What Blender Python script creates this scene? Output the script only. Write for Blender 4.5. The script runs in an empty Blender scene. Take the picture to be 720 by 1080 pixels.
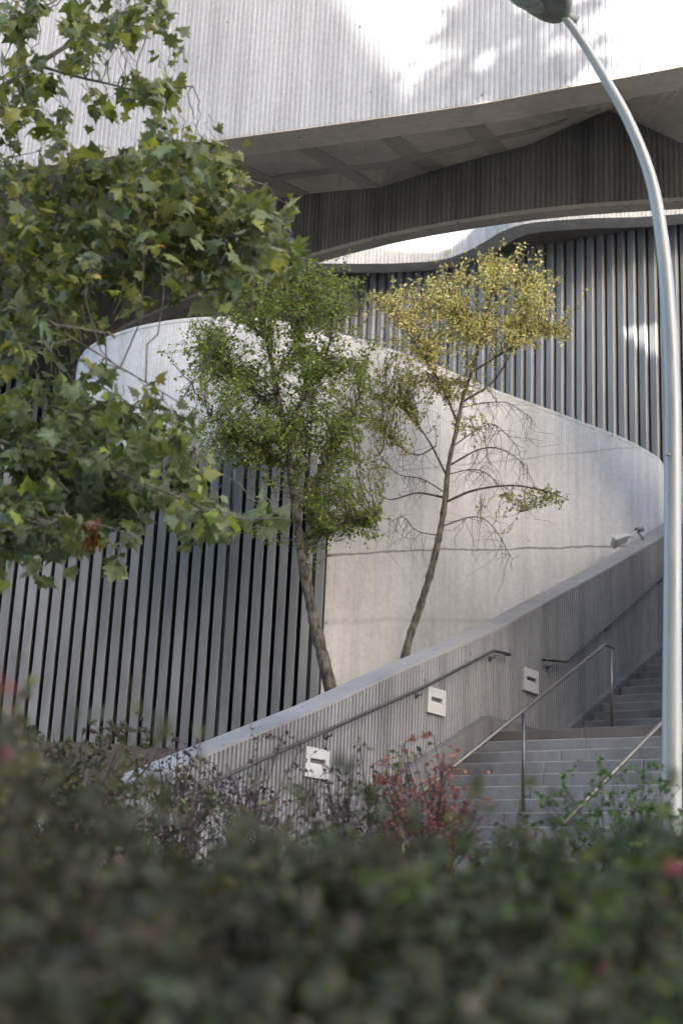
import bpy, bmesh, math, random
import numpy as np
from mathutils import Vector, Matrix
R = math.radians
rng = np.random.default_rng(7)
random.seed(7)
sc = bpy.context.scene
COL = sc.collection

# ------------------------------------------------------------------ camera
# The origin is the eye; the street the photographer stands on lies 1.7 m below.
PITCH, ROLL, F = R(16), R(2.6), 1500.0
fw = Vector((0, math.cos(PITCH), math.sin(PITCH)))
up0 = Vector((0, -math.sin(PITCH), math.cos(PITCH)))
rt0 = Vector((1, 0, 0))
rt = rt0 * math.cos(ROLL) + up0 * math.sin(ROLL)
up = up0 * math.cos(ROLL) - rt0 * math.sin(ROLL)
cd = bpy.data.cameras.new('camera')
cam = bpy.data.objects.new('camera', cd)
COL.objects.link(cam)
cam.matrix_world = Matrix(((rt.x, up.x, -fw.x, 0), (rt.y, up.y, -fw.y, 0), (rt.z, up.z, -fw.z, 0), (0, 0, 0, 1)))
cd.sensor_fit = 'HORIZONTAL'
cd.sensor_width = 24
cd.lens = 50
cd.clip_start = 0.05
cd.clip_end = 2000
cd.dof.use_dof = True
cd.dof.focus_distance = 16.0
cd.dof.aperture_fstop = 1.9
sc.camera = cam


def at(px, py, Y):
    """survey point: sight line of photograph position (px, py) at distance Y"""
    d = fw + rt * ((px - 360) / F) - up * ((py - 540) / F)
    return d * (Y / d.y)


# ------------------------------------------------------------------ materials
def mat(name):
    m = bpy.data.materials.new(name)
    m.use_nodes = True
    nt = m.node_tree
    return m, nt, nt.nodes, nt.links, nt.nodes['Principled BSDF']


def tex_noise(nt, co, scale, detail=4, rough=.6, stretch=None):
    n = nt.nodes.new('ShaderNodeTexNoise')
    n.inputs['Scale'].default_value = scale
    n.inputs['Detail'].default_value = detail
    n.inputs['Roughness'].default_value = rough
    if stretch:
        mp = nt.nodes.new('ShaderNodeMapping')
        mp.inputs['Scale'].default_value = stretch
        nt.links.new(co, mp.inputs['Vector'])
        co = mp.outputs['Vector']
    nt.links.new(co, n.inputs['Vector'])
    return n.outputs['Fac']


def ramp(nt, fac, stops):
    r = nt.nodes.new('ShaderNodeValToRGB')
    el = r.color_ramp.elements
    el[0].position, el[0].color = stops[0][0], (*stops[0][1], 1)
    el[1].position, el[1].color = stops[-1][0], (*stops[-1][1], 1)
    for p, c in stops[1:-1]:
        e = el.new(p)
        e.color = (*c, 1)
    nt.links.new(fac, r.inputs['Fac'])
    return r.outputs['Color']


def mul(nt, a, b, fac=1.0, mode='MULTIPLY'):
    m = nt.nodes.new('ShaderNodeMix')
    m.data_type = 'RGBA'
    m.blend_type = mode
    if isinstance(fac, float):
        m.inputs[0].default_value = fac
    else:
        nt.links.new(fac, m.inputs[0])
    for s, k in ((a, 6), (b, 7)):
        if isinstance(s, tuple):
            m.inputs[k].default_value = (*s, 1)
        else:
            nt.links.new(s, m.inputs[k])
    return m.outputs[2]


def g(v):
    return (v, v, v)


def math_node(nt, op, a, b=None, c=None):
    n = nt.nodes.new('ShaderNodeMath')
    n.operation = op
    for i, s in enumerate((a, b, c)):
        if s is None:
            continue
        if isinstance(s, (int, float)):
            n.inputs[i].default_value = s
        else:
            nt.links.new(s, n.inputs[i])
    return n.outputs[0]


def concrete(name, base, streak=.35, mottle=.3, joints=(), rough=.85, seam=None):
    m, nt, N, L, P = mat(name)
    tc = N.new('ShaderNodeTexCoord')
    co = tc.outputs['Object']
    big = tex_noise(nt, co, .55, 5, .62)
    st = tex_noise(nt, co, 1.0, 5, .65, (4.2, 4.2, .22))
    fine = tex_noise(nt, co, 14, 4, .7)
    c = mul(nt, base, ramp(nt, big, [(.30, g(1 - mottle)), (.52, g(1.0)), (.72, g(1 + mottle * .35))]))
    c = mul(nt, c, ramp(nt, st, [(.34, g(1 - streak)), (.56, g(1.0)), (.7, g(1 + streak * .25))]))
    c = mul(nt, c, ramp(nt, fine, [(.3, g(.86)), (.7, g(1.08))]))
    # small bolt holes and blow holes
    vo = N.new('ShaderNodeTexVoronoi')
    vo.inputs['Scale'].default_value = 2.1
    L.new(co, vo.inputs['Vector'])
    c = mul(nt, c, ramp(nt, vo.outputs['Distance'], [(.03, g(.45)), (.07, g(1.0))]))
    sep = N.new('ShaderNodeSeparateXYZ')
    L.new(co, sep.inputs[0])
    wob = tex_noise(nt, co, 1.3, 4, .7)
    for (x0, z0, slope, w, dark) in joints:
        # pour joint: a thin stained line that climbs along the wall
        zz = math_node(nt, 'MULTIPLY_ADD', sep.outputs['X'], -slope, -(z0 - slope * x0))
        dz = math_node(nt, 'ADD', sep.outputs['Z'], zz)
        dz = math_node(nt, 'ADD', dz, math_node(nt, 'MULTIPLY_ADD', wob, .12, -.06))
        ab = math_node(nt, 'ABSOLUTE', dz)
        br = tex_noise(nt, co, 2.2, 3, .7)
        wv = math_node(nt, 'MULTIPLY', br, w * 2)
        f = math_node(nt, 'DIVIDE', ab, wv)
        c = mul(nt, c, ramp(nt, f, [(.25, g(dark)), (1.0, g(1.0))]))
    if seam:
        vs = math_node(nt, 'FRACT', math_node(nt, 'MULTIPLY', sep.outputs['X'], 1 / seam))
        c = mul(nt, c, ramp(nt, vs, [(.0, g(.55)), (.02, g(1.0))]))
    L.new(c, P.inputs['Base Color'])
    P.inputs['Roughness'].default_value = rough
    bp = N.new('ShaderNodeBump')
    bp.inputs['Strength'].default_value = .35
    bp.inputs['Distance'].default_value = .01
    L.new(fine, bp.inputs['Height'])
    L.new(bp.outputs['Normal'], P.inputs['Normal'])
    return m


def simple(name, base, rough=.5, metal=0., var=.15, scale=6, bump=.15, stretch=None):
    m, nt, N, L, P = mat(name)
    tc = N.new('ShaderNodeTexCoord')
    n = tex_noise(nt, tc.outputs['Object'], scale, 5, .65, stretch)
    L.new(mul(nt, base, ramp(nt, n, [(.3, g(1 - var)), (.7, g(1 + var))])), P.inputs['Base Color'])
    L.new(ramp(nt, n, [(.3, g(max(.05, rough - .12))), (.7, g(min(1, rough + .12)))]), P.inputs['Roughness'])
    P.inputs['Metallic'].default_value = metal
    if bump:
        bp = N.new('ShaderNodeBump')
        bp.inputs['Strength'].default_value = bump
        bp.inputs['Distance'].default_value = .01
        L.new(n, bp.inputs['Height'])
        L.new(bp.outputs['Normal'], P.inputs['Normal'])
    return m


def vary(m, amount):
    """separate panels of one batch differ a little in tone"""
    nt = m.node_tree
    P = nt.nodes['Principled BSDF']
    oi = nt.nodes.new('ShaderNodeObjectInfo')
    src = P.inputs['Base Color'].links[0].from_socket
    nt.links.new(mul(nt, src, ramp(nt, oi.outputs['Random'], [(0, g(1 - amount)), (1, g(1 + amount))])), P.inputs['Base Color'])


def foliage(name, rough=.5, trans=.35):
    m, nt, N, L, P = mat(name)
    at_ = N.new('ShaderNodeAttribute')
    at_.attribute_name = 'Col'
    tc = N.new('ShaderNodeTexCoord')
    n = tex_noise(nt, tc.outputs['Object'], 30, 3, .6)
    c = mul(nt, at_.outputs['Color'], ramp(nt, n, [(.3, g(.75)), (.7, g(1.2))]))
    L.new(c, P.inputs['Base Color'])
    P.inputs['Roughness'].default_value = rough
    tr = N.new('ShaderNodeBsdfTranslucent')
    L.new(mul(nt, c, (1.3, 1.25, .7)), tr.inputs['Color'])
    mx = N.new('ShaderNodeMixShader')
    mx.inputs[0].default_value = trans
    L.new(P.outputs[0], mx.inputs[1])
    L.new(tr.outputs[0], mx.inputs[2])
    L.new(mx.outputs[0], N['Material Output'].inputs['Surface'])
    return m


def bark(name, dark, light, scale=9):
    m, nt, N, L, P = mat(name)
    tc = N.new('ShaderNodeTexCoord')
    n = tex_noise(nt, tc.outputs['Object'], scale, 6, .7, (1, 1, .45))
    L.new(ramp(nt, n, [(.36, dark), (.64, light)]), P.inputs['Base Color'])
    P.inputs['Roughness'].default_value = .9
    bp = N.new('ShaderNodeBump')
    bp.inputs['Strength'].default_value = .8
    bp.inputs['Distance'].default_value = .03
    L.new(n, bp.inputs['Height'])
    L.new(bp.outputs['Normal'], P.inputs['Normal'])
    return m


M = {}
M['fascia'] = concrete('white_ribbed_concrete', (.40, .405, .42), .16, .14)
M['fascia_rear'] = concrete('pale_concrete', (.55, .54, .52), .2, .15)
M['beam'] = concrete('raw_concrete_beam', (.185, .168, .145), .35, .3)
M['underside'] = concrete('bounce_tinted_concrete', (.55, .49, .41), .1, .3)  # lighter and warmer than the parapet: bounced light is put into this colour
M['soffit'] = concrete('raw_concrete_soffit', (.50, .45, .39), .1, .4)
M['soffit_rib'] = concrete('raw_concrete_rib', (.36, .32, .275), .1, .35)
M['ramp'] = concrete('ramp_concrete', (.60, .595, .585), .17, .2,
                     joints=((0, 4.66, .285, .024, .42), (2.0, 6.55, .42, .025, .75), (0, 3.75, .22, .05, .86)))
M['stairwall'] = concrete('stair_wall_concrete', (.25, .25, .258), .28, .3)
M['step'] = concrete('stone_steps', (.20, .196, .19), .15, .8, rough=.7)
M['landing'] = concrete('stone_landing', (.13, .112, .10), .1, .4, rough=.8)
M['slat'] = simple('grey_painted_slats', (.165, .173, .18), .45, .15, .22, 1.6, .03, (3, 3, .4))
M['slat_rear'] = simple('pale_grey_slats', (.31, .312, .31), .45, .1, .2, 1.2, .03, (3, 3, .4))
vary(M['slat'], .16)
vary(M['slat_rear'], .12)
vary(M['step'], .14)
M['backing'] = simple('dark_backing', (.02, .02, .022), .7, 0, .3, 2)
M['steel'] = simple('stainless_rail', (.12, .113, .10), .42, .8, .15, 8, .05)
M['galv'] = simple('galvanised_pole', (.37, .37, .35), .46, .35, .14, 5, .03, (1, 1, .3))
M['darkmetal'] = simple('aged_lamp_housing', (.22, .22, .19), .5, .5, .35, 7, .25)
M['lens'] = simple('dull_lamp_glass', (.30, .32, .26), .35, 0, .3, 16, .3)
M['white'] = simple('white_paint', (.46, .46, .455), .5, 0, .07, 12, .05)
M['slot'] = simple('shadow_slot', (.10, .10, .10), .7, 0, .2, 8)
M['soil'] = simple('mulch_soil', (.055, .042, .03), .95, 0, .5, 9, .9)
M['paving'] = simple('grey_paving', (.22, .22, .215), .85, 0, .3, 5, .3)
M['street'] = simple('pale_street_paving', (.40, .385, .36), .85, 0, .15, 3, .2)
M['facade'] = simple('street_facade', (.34, .31, .28), .85, 0, .2, .6, .2)
M['glass'] = simple('facade_window', (.05, .06, .07), .15, 0, .2, 2, 0)
M['leaf'] = foliage('tree_leaves', .42, .36)
M['leaf_small'] = foliage('small_leaves', .5, .5)
M['leaf_hedge'] = foliage('hedge_leaves', .6, .25)
M['leaf_hedge'].node_tree.nodes['Principled BSDF'].inputs['Specular IOR Level'].default_value = .3
M['bark_plane'] = bark('plane_bark', (.09, .08, .06), (.30, .27, .20), 12)
M['bark'] = bark('birch_bark', (.014, .011, .008), (.17, .145, .11), 17)
M['twig'] = bark('twig_bark', (.05, .035, .028), (.12, .085, .07), 20)
M['twig_red'] = bark('red_twig_bark', (.05, .028, .028), (.12, .065, .06), 20)


# ------------------------------------------------------------------ helpers
def mesh_obj(name, verts, faces, m, parent=None, smooth=False):
    me = bpy.data.meshes.new(name)
    me.from_pydata([tuple(v) for v in verts], [], faces)
    bm = bmesh.new()
    bm.from_mesh(me)
    bmesh.ops.recalc_face_normals(bm, faces=bm.faces)
    bm.to_mesh(me)
    bm.free()
    me.materials.append(m)
    if smooth:
        me.polygons.foreach_set('use_smooth', [True] * len(me.polygons))
    o = bpy.data.objects.new(name, me)
    COL.objects.link(o)
    if parent:
        o.parent = parent
        o.matrix_parent_inverse = Matrix.Translation(-parent.location)
    return o


def tag(o, label=None, cat=None, group=None, kind=None):
    if label: o['label'] = label
    if cat: o['category'] = cat
    if group: o['group'] = group
    if kind: o['kind'] = kind
    return o


def thing(name, label, cat, loc=(0, 0, 0), group=None):
    o = bpy.data.objects.new(name, None)
    o.empty_display_size = .2
    o.location = loc
    COL.objects.link(o)
    return tag(o, label, cat, group)


class MB:
    def __init__(s):
        s.v, s.f = [], []

    def add(s, vs, fs):
        b = len(s.v)
        s.v += [tuple(v) for v in vs]
        s.f += [tuple(i + b for i in f) for f in fs]

    def hexa(s, p):
        """8 corners: bottom ring 0-3, top ring 4-7"""
        s.add(p, [(3, 2, 1, 0), (4, 5, 6, 7), (0, 1, 5, 4), (1, 2, 6, 5), (2, 3, 7, 6), (3, 0, 4, 7)])

    def box(s, o, ax, ay, az):
        """corner o with edge vectors"""
        o, ax, ay, az = map(Vector, (o, ax, ay, az))
        s.hexa([o, o + ax, o + ax + ay, o + ay, o + az, o + ax + az, o + ax + ay + az, o + ay + az])

    def tube(s, pts, rad, seg=8, cap=True):
        pts = [Vector(p) for p in pts]
        if not hasattr(rad, '__len__'): rad = [rad] * len(pts)
        b = len(s.v)
        ref = None
        for i, p in enumerate(pts):
            t = (pts[min(i + 1, len(pts) - 1)] - pts[max(i - 1, 0)]).normalized()
            if ref is None:
                ref = Vector((0, 1, 0)) if abs(t.y) < .9 else Vector((1, 0, 0))
            a = (ref - t * ref.dot(t)).normalized()
            ref = a
            c = t.cross(a)
            for k in range(seg):
                w = 2 * math.pi * k / seg
                s.v.append(tuple(p + (a * math.cos(w) + c * math.sin(w)) * rad[i]))
        for i in range(len(pts) - 1):
            for k in range(seg):
                k2 = (k + 1) % seg
                s.f.append((b + i * seg + k, b + i * seg + k2, b + (i + 1) * seg + k2, b + (i + 1) * seg + k))
        if cap:
            s.f.append(tuple(b + k for k in range(seg))[::-1])
            s.f.append(tuple(b + (len(pts) - 1) * seg + k for k in range(seg)))

    def build(s, name, m, parent=None, smooth=False):
        return mesh_obj(name, s.v, s.f, m, parent, smooth)


def bevel(o, w=.006, seg=2):
    b = o.modifiers.new('bevel', 'BEVEL')
    b.width = w
    b.segments = seg
    b.limit_method = 'ANGLE'
    return o


def spline(pts, step=.05):
    """Catmull-Rom through points, resampled at an even step"""
    P = np.array([tuple(p) for p in pts], float)
    P = np.vstack([2 * P[0] - P[1], P, 2 * P[-1] - P[-2]])
    out = []
    for i in range(1, len(P) - 2):
        for t in np.linspace(0, 1, 24, endpoint=False):
            a, b, c, d = P[i - 1:i + 3]
            out.append(.5 * (2 * b + (c - a) * t + (2 * a - 5 * b + 4 * c - d) * t * t + (3 * b - a - 3 * c + d) * t ** 3))
    out.append(P[-2])
    out = np.array(out)
    L = np.r_[0, np.cumsum(np.linalg.norm(np.diff(out, axis=0), axis=1))]
    n = max(2, int(L[-1] / step) + 1)
    s = np.linspace(0, L[-1], n)
    return np.stack([np.interp(s, L, out[:, k]) for k in range(out.shape[1])], 1)


def ribbed(name, line, zb, zt, pitch, depth, thick, m, parent=None):
    """vertical ribbed concrete wall along a plan line running left to right as the camera sees it;
    zb, zt are functions of the plan point (x, y)"""
    line = np.array([(p[0], p[1]) for p in line], float)
    L = np.r_[0, np.cumsum(np.linalg.norm(np.diff(line, axis=0), axis=1))]
    tot = L[-1]
    S, off = [], []
    k = 0
    while k * pitch < tot - pitch:
        for f, o in ((0, 0), (.55, 0), (.66, -depth), (.89, -depth)):
            S.append((k + f) * pitch)
            off.append(o)
        k += 1
    S.append(tot)
    off.append(0)
    S = np.array(S)
    off = np.array(off)
    x = np.interp(S, L, line[:, 0])
    y = np.interp(S, L, line[:, 1])
    e = .12
    tx = np.interp(S + e, L, line[:, 0]) - np.interp(S - e, L, line[:, 0])
    ty = np.interp(S + e, L, line[:, 1]) - np.interp(S - e, L, line[:, 1])
    ln = np.hypot(tx, ty)
    nx, ny = ty / ln, -tx / ln
    n = len(S)
    v, f = [], []
    for i in range(n):
        fx, fy = x[i] + nx[i] * off[i], y[i] + ny[i] * off[i]
        bx, by = x[i] - nx[i] * thick, y[i] - ny[i] * thick
        b, t = zb(x[i], y[i]), zt(x[i], y[i])
        v += [(fx, fy, b), (fx, fy, t), (bx, by, t), (bx, by, b)]
    for i in range(n - 1):
        a, c = 4 * i, 4 * i + 4
        for q in range(4):
            q2 = (q + 1) % 4
            f.append((a + q, c + q, c + q2, a + q2))
    f.append((0, 1, 2, 3))
    f.append((4 * n - 1, 4 * n - 2, 4 * n - 3, 4 * n - 4))
    return mesh_obj(name, v, f, m, parent)


def const(z): return lambda x, y: z


# ------------------------------------------------------------------ leaves
def fan(outline, bend=.0):
    """leaf template: outline in the plane (u across, w along), centre fan, folded along the midrib"""
    v = [(0, .45, 0)] + [(a, b, -abs(a) * bend - .18 * (b - .3) ** 2) for a, b in outline]
    n = len(outline)
    f = [(0, 1 + i, 1 + (i + 1) % n) for i in range(n)]
    return np.array(v, float), np.array(f, int)


PLANE = fan([(0, 0), (.14, -.02), (.34, -.12), (.47, -.08), (.40, .12), (.58, .22), (.70, .38), (.42, .42), (.47, .64), (.28, .61), (.20, .70), (.10, .90), (0, 1.08),
             (-.09, .88), (-.22, .70), (-.29, .60), (-.49, .62), (-.40, .41), (-.68, .40), (-.56, .22), (-.39, .11), (-.46, -.08), (-.33, -.12), (-.14, -.02)], .45)
OVATE = fan([(0, 0), (.24, .2), (.30, .5), (.17, .8), (0, 1), (-.17, .8), (-.30, .5), (-.24, .2)], .35)
SMALL = fan([(0, 0), (.36, .35), (.22, .75), (0, 1), (-.22, .75), (-.36, .35)], .3)


def leaves(name, pts, dirs, nrm, size, cols, tmpl, m, parent):
    pts, dirs, nrm = (np.array(a, float) for a in (pts, dirs, nrm))
    size = np.array(size, float)
    cols = np.array(cols, float)
    V, Fc = tmpl
    w = dirs / np.linalg.norm(dirs, axis=1)[:, None]
    nn = nrm - w * (nrm * w).sum(1)[:, None]
    nn /= np.linalg.norm(nn, axis=1)[:, None] + 1e-9
    u = np.cross(w, nn)
    # every leaf has its own width and curl
    wid = rng.uniform(.8, 1.15, len(pts))
    curl = rng.uniform(-.5, 2.2, len(pts))
    P = (pts[:, None, :] + size[:, None, None] * (u[:, None, :] * (V[None, :, 0:1] * wid[:, None, None])
         + w[:, None, :] * V[None, :, 1:2] + nn[:, None, :] * (V[None, :, 2:3] * curl[:, None, None])))
    n, k = P.shape[0], P.shape[1]
    FF = (Fc[None] + (np.arange(n) * k)[:, None, None]).reshape(-1, 3)
    me = bpy.data.meshes.new(name)
    me.vertices.add(n * k)
    me.vertices.foreach_set('co', P.astype(np.float32).ravel())
    me.loops.add(FF.size)
    me.loops.foreach_set('vertex_index', FF.astype(np.int32).ravel())
    me.polygons.add(len(FF))
    me.polygons.foreach_set('loop_start', np.arange(0, FF.size, 3, dtype=np.int32))
    me.update(calc_edges=True)
    at_ = me.attributes.new('Col', 'FLOAT_COLOR', 'POINT')
    C4 = np.ones((n, k, 4), np.float32)
    C4[:, :, :3] = cols[:, None, :]
    at_.data.foreach_set('color', C4.ravel())
    me.materials.append(m)
    o = bpy.data.objects.new(name, me)
    COL.objects.link(o)
    if parent:
        o.parent = parent
        o.matrix_parent_inverse = Matrix.Translation(-parent.location)
    return o


def unit(v):
    v = np.array(v, float)
    return v / (np.linalg.norm(v) + 1e-9)


def pick(palette, n):
    """palette: list of (weight, rgb); every leaf varies a little about its pick"""
    w = np.array([p[0] for p in palette], float)
    idx = rng.choice(len(palette), n, p=w / w.sum())
    c = np.array([p[1] for p in palette], float)[idx]
    return c * rng.uniform(.75, 1.3, (n, 1)) * rng.uniform(.93, 1.07, (n, 3))


def wander(a, b, n=6, amp=.08):
    """crooked line from a to b"""
    a, b = np.array(a, float), np.array(b, float)
    L = np.linalg.norm(b - a)
    out = []
    off = np.zeros(3)
    for i in range(n + 1):
        t = i / n
        if 0 < i < n:
            off = off * .6 + rng.normal(0, amp * L / 2, 3)
        out.append(a + (b - a) * t + (off if 0 < i < n else 0))
    return np.array(out)


class Tree:
    """collects limbs (tubes) and leaves; grown twig by twig so leaves sit on something"""
    def __init__(s):
        s.limbs, s.twigs = MB(), MB()
        s.P, s.D, s.N, s.S, s.C = [], [], [], [], []
        s.axis = []

    def limb(s, pts, r0, r1, seg=7, step=.12, rough=.0):
        c = spline(pts, step)
        r = np.linspace(r0, r1, len(c))
        if rough:
            r = r * (1 + rng.normal(0, rough, len(c)))
        s.limbs.tube(c, list(r), seg)
        s.axis += [tuple(p) for p in c]
        return c

    def spray(s, base, tip, nleaf, size, pal, droop=.3, r=.006, up_bias=.9, leaf_from=.25, stalk=.0, face=.55):
        c = wander(base, tip, 5, .18)
        c[-1][2] -= droop * .1
        s.twigs.tube(c, list(np.linspace(r, r * .35, len(c))), 4, False)
        t = rng.uniform(leaf_from, 1.0, nleaf)
        L = np.linspace(0, 1, len(c))
        d0 = unit(c[-1] - c[0])
        cols = pick(pal, nleaf)
        for i in range(nleaf):
            p = np.array([np.interp(t[i], L, c[:, k]) for k in range(3)])
            d = unit(d0 * .5 + rng.normal(0, .75, 3) + np.array([0, 0, -droop]))
            nn = unit(np.array([0, -face * up_bias, .75 * up_bias]) + rng.normal(0, .6, 3))   # blades turn to the open street side
            p = p + d * stalk * rng.uniform(.5, 1.2)
            s.P.append(p); s.D.append(d); s.N.append(nn)
            s.S.append(size * rng.choice([.55, .8, 1.0, 1.25]) * rng.uniform(.85, 1.15)); s.C.append(cols[i])

    def build(s, root, bark_m, twig_m, leaf_m, tmpl, trunk='trunk', crown='crown'):
        s.limbs.build(trunk, bark_m, root, True)
        if s.twigs.v:
            s.twigs.build('twigs', twig_m, root)
        leaves(crown, s.P, s.D, s.N, s.S, s.C, tmpl, leaf_m, root)


# ------------------------------------------------------------------ site frame of the stair
OX, OY, ZL = 1.759, 16.812, 2.20                     # landing's front corner at the wall, landing height
U = Vector((.567, .823, 0)).normalized()            # up the stair
W = Vector((U.y, -U.x, 0))                          # across it, away from the wall
Z = Vector((0, 0, 1))


def st(s, w, z):
    return Vector((OX, OY, 0)) + U * s + W * w + Z * z


def sw(x, y):
    d = Vector((x - OX, y - OY, 0))
    return d.dot(U), d.dot(W)


# ------------------------------------------------------------------ ground
def smooth(a, b, t):
    t = min(1, max(0, (t - a) / (b - a)))
    return t * t * (3 - 2 * t)


def ground_z(x, y):
    s, w = sw(x, y)
    low = -1.7 + 1.6 * smooth(3.2, 8.0, y)
    bed = low + 2.05 * smooth(10.0, 18.0, y)
    k = smooth(-.42, -.12, -.5 - w + .22) if s > -8 else smooth(-.4, 3, -w)
    return low + (bed - low) * k


xs = np.r_[-400, -150, -60, np.arange(-24, 24.01, .4), 60, 150, 400]
ys = np.r_[-400, -150, -60, np.arange(-16, 36.01, .4), 70, 160, 500]
gv = [(x, y, ground_z(x, y) + (.03 * math.sin(x * 3.1 + y * 1.7) * math.sin(y * 2.3) if 3 < y < 30 else 0)) for y in ys for x in xs]
nx_ = len(xs)
gf = [(j * nx_ + i, j * nx_ + i + 1, (j + 1) * nx_ + i + 1, (j + 1) * nx_ + i) for j in range(len(ys) - 1) for i in range(nx_ - 1)]
tag(mesh_obj('ground', gv, gf, M['soil'], None, True), kind='structure')
b = MB()
b.box(st(-10, -.1, -.30), U * 5.75, W * 6, Z * .26)
tag(b.build('paving', M['paving']), kind='structure')
b = MB()
b.box((-90, -48, -1.78), (180, 0, 0), (0, 48.5, 0), (0, 0, .1))  # unseen pale sheet added to bounce light up to the undersides
tag(b.build('street', M['street']), kind='structure')
b = MB()
b.box((7.2, 7.5, -.2), (60, 0, 0), (0, 30, 0), (0, 0, .16))  # unseen paving added beside the stair, also to bounce light upwards
tag(b.build('plaza', M['street']), kind='structure')

# ------------------------------------------------------------------ staircase
RISE, TREAD, WID = .16, .3135, 3.9
stair = thing('staircase', 'worn grey stone staircase with a landing, climbing away beside the ribbed concrete side wall', 'staircase', st(0, 1.6, 0))


def step_mesh(s, z, d=TREAD, h=.16):
    m = MB()
    # slabs butt with fine joints, each sitting a hair differently
    w = .125
    while w < WID - .05:
        ln = min(rng.uniform(1.1, 1.5), WID - w)
        jz, js = rng.uniform(-.004, .004), rng.uniform(-.005, .005)
        m.box(st(s + js, w, z - h - .02 + jz), U * (d - .004), W * (ln - .003), Z * (h + .02))
        w += ln
    return m


for i in range(1, 15):
    o = step_mesh(-i * TREAD, ZL - i * RISE).build('step', M['step'], stair)
    bevel(o, .013)
for i in range(1, 26):
    o = step_mesh(1.95 + (i - 1) * TREAD, ZL + i * RISE).build('step', M['step'], stair)
    bevel(o, .013)
bevel(step_mesh(0, ZL, 1.95).build('landing', M['landing'], stair), .008)
# solid carriage under the treads
b = MB()
for (s0, z0, s1, z1) in ((-14 * TREAD, -.4, 0, ZL - .35), (0, ZL - .35, 1.95, ZL - .35), (1.95, ZL - .35, 9.8, ZL + 3.6)):
    b.hexa([st(s0, .13, -.6), st(s1, .13, -.6), st(s1, WID - .02, -.6), st(s0, WID - .02, -.6),
            st(s0, .13, z0), st(s1, .13, z1), st(s1, WID - .02, z1), st(s0, WID - .02, z0)])
b.build('carriage', M['step'], stair)
# raised skirting kerb along the wall
b = MB()
prof = [(-4.8, .18), (0, 2.385), (1.93, 2.40), (9.8, 6.42)]
for (s0, z0), (s1, z1) in zip(prof, prof[1:]):
    b.hexa([st(s0, .004, z0 - .6), st(s1, .004, z1 - .6), st(s1, .12, z1 - .6), st(s0, .12, z0 - .6),
            st(s0, .004, z0), st(s1, .004, z1), st(s1, .12, z1), st(s0, .12, z0)])
M['skirting'] = concrete('stair_skirting_concrete', (.15, .148, .15), .3, .3)
b.build('skirting', M['skirting'], stair)

# side wall of the stair
WT = ([-9, -6.16, -4.735, -3.19, -1.68, -.65, .52, 1.84, 3.69, 5.92, 7.5, 9.8], [-.2, .898, 1.453, 2.044, 2.678, 3.084, 3.55, 4.163, 4.994, 6.053, 6.85, 8.0])


def wall_top(s): return float(np.interp(s, *WT))


swall = thing('stair_wall', 'long ribbed concrete side wall rising along the left of the stone stair', 'wall', st(0, 0, 0))
ln = [st(s, 0, 0) for s in np.arange(-8.0, 9.8, .1)]
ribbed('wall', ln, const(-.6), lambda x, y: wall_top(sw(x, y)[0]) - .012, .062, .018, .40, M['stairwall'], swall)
# smooth coping slab lying on the slope
b = MB()
ss = list(np.arange(-8.0, 9.7, .2))
for s0, s1 in zip(ss, ss[1:]):
    z0, z1 = wall_top(s0), wall_top(s1)
    if not b.v:
        b.v += [tuple(st(s0, .004, z0 - .01)), tuple(st(s0, .004, z0 + .02)), tuple(st(s0, -.41, z0 + .02)), tuple(st(s0, -.41, z0 - .03))]
        b.f.append((0, 1, 2, 3))
    n = len(b.v)
    b.v += [tuple(st(s1, .004, z1 - .01)), tuple(st(s1, .004, z1 + .02)), tuple(st(s1, -.41, z1 + .02)), tuple(st(s1, -.41, z1 - .03))]
    for q in range(4):
        b.f.append((n - 4 + q, n + q, n + (q + 1) % 4, n - 4 + (q + 1) % 4))
M['coping'] = concrete('coping_concrete', (.265, .258, .255), .1, .3)
b.build('coping', M['coping'], swall)

# recessed step lights in the wall
def wall_light(s, z, label):
    t = thing('wall_light', label, 'wall light', st(s, .0, z), 'recessed lights along the stair wall')
    w, h, d = .20, .145, .03
    m = MB()
    m.box(st(s - w, .003, z - h), U * (2 * w), W * d, Z * (h * .80))
    m.box(st(s - w, .003, z + h * .28), U * (2 * w), W * d, Z * (h * .72))
    m.box(st(s - w, .003, z - h * .2), U * (w * .36), W * d, Z * (h * .48))
    m.box(st(s + w * .62, .003, z - h * .2), U * (w * .38), W * d, Z * (h * .48))
    m.build('faceplate', M['white'], t)
    m = MB()
    m.box(st(s - w * .64, .004, z - h * .2), U * (w * 1.26), W * .004, Z * (h * .48))
    m.build('recess', M['slot'], t)
    m = MB()
    m.hexa([st(s - w * .635, .009, z - h * .2), st(s + w * .615, .009, z - h * .2), st(s + w * .615, .028, z - h * .2), st(s - w * .635, .028, z - h * .2),
            st(s - w * .635, .009, z - h * .02), st(s + w * .615, .009, z - h * .02), st(s + w * .615, .026, z - h * .17), st(s - w * .635, .026, z - h * .17)])
    m.build('sill', M['white'], t)


wall_light(-3.36, 1.46, 'white square step light in the wall, lowest one, half behind the purple barberry twigs')
wall_light(-1.09, 2.40, 'white square step light under the lower wall handrail, just below its upper end')
wall_light(1.25, 3.01, 'white square step light above the landing, between the ends of the two wall handrails')


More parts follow.
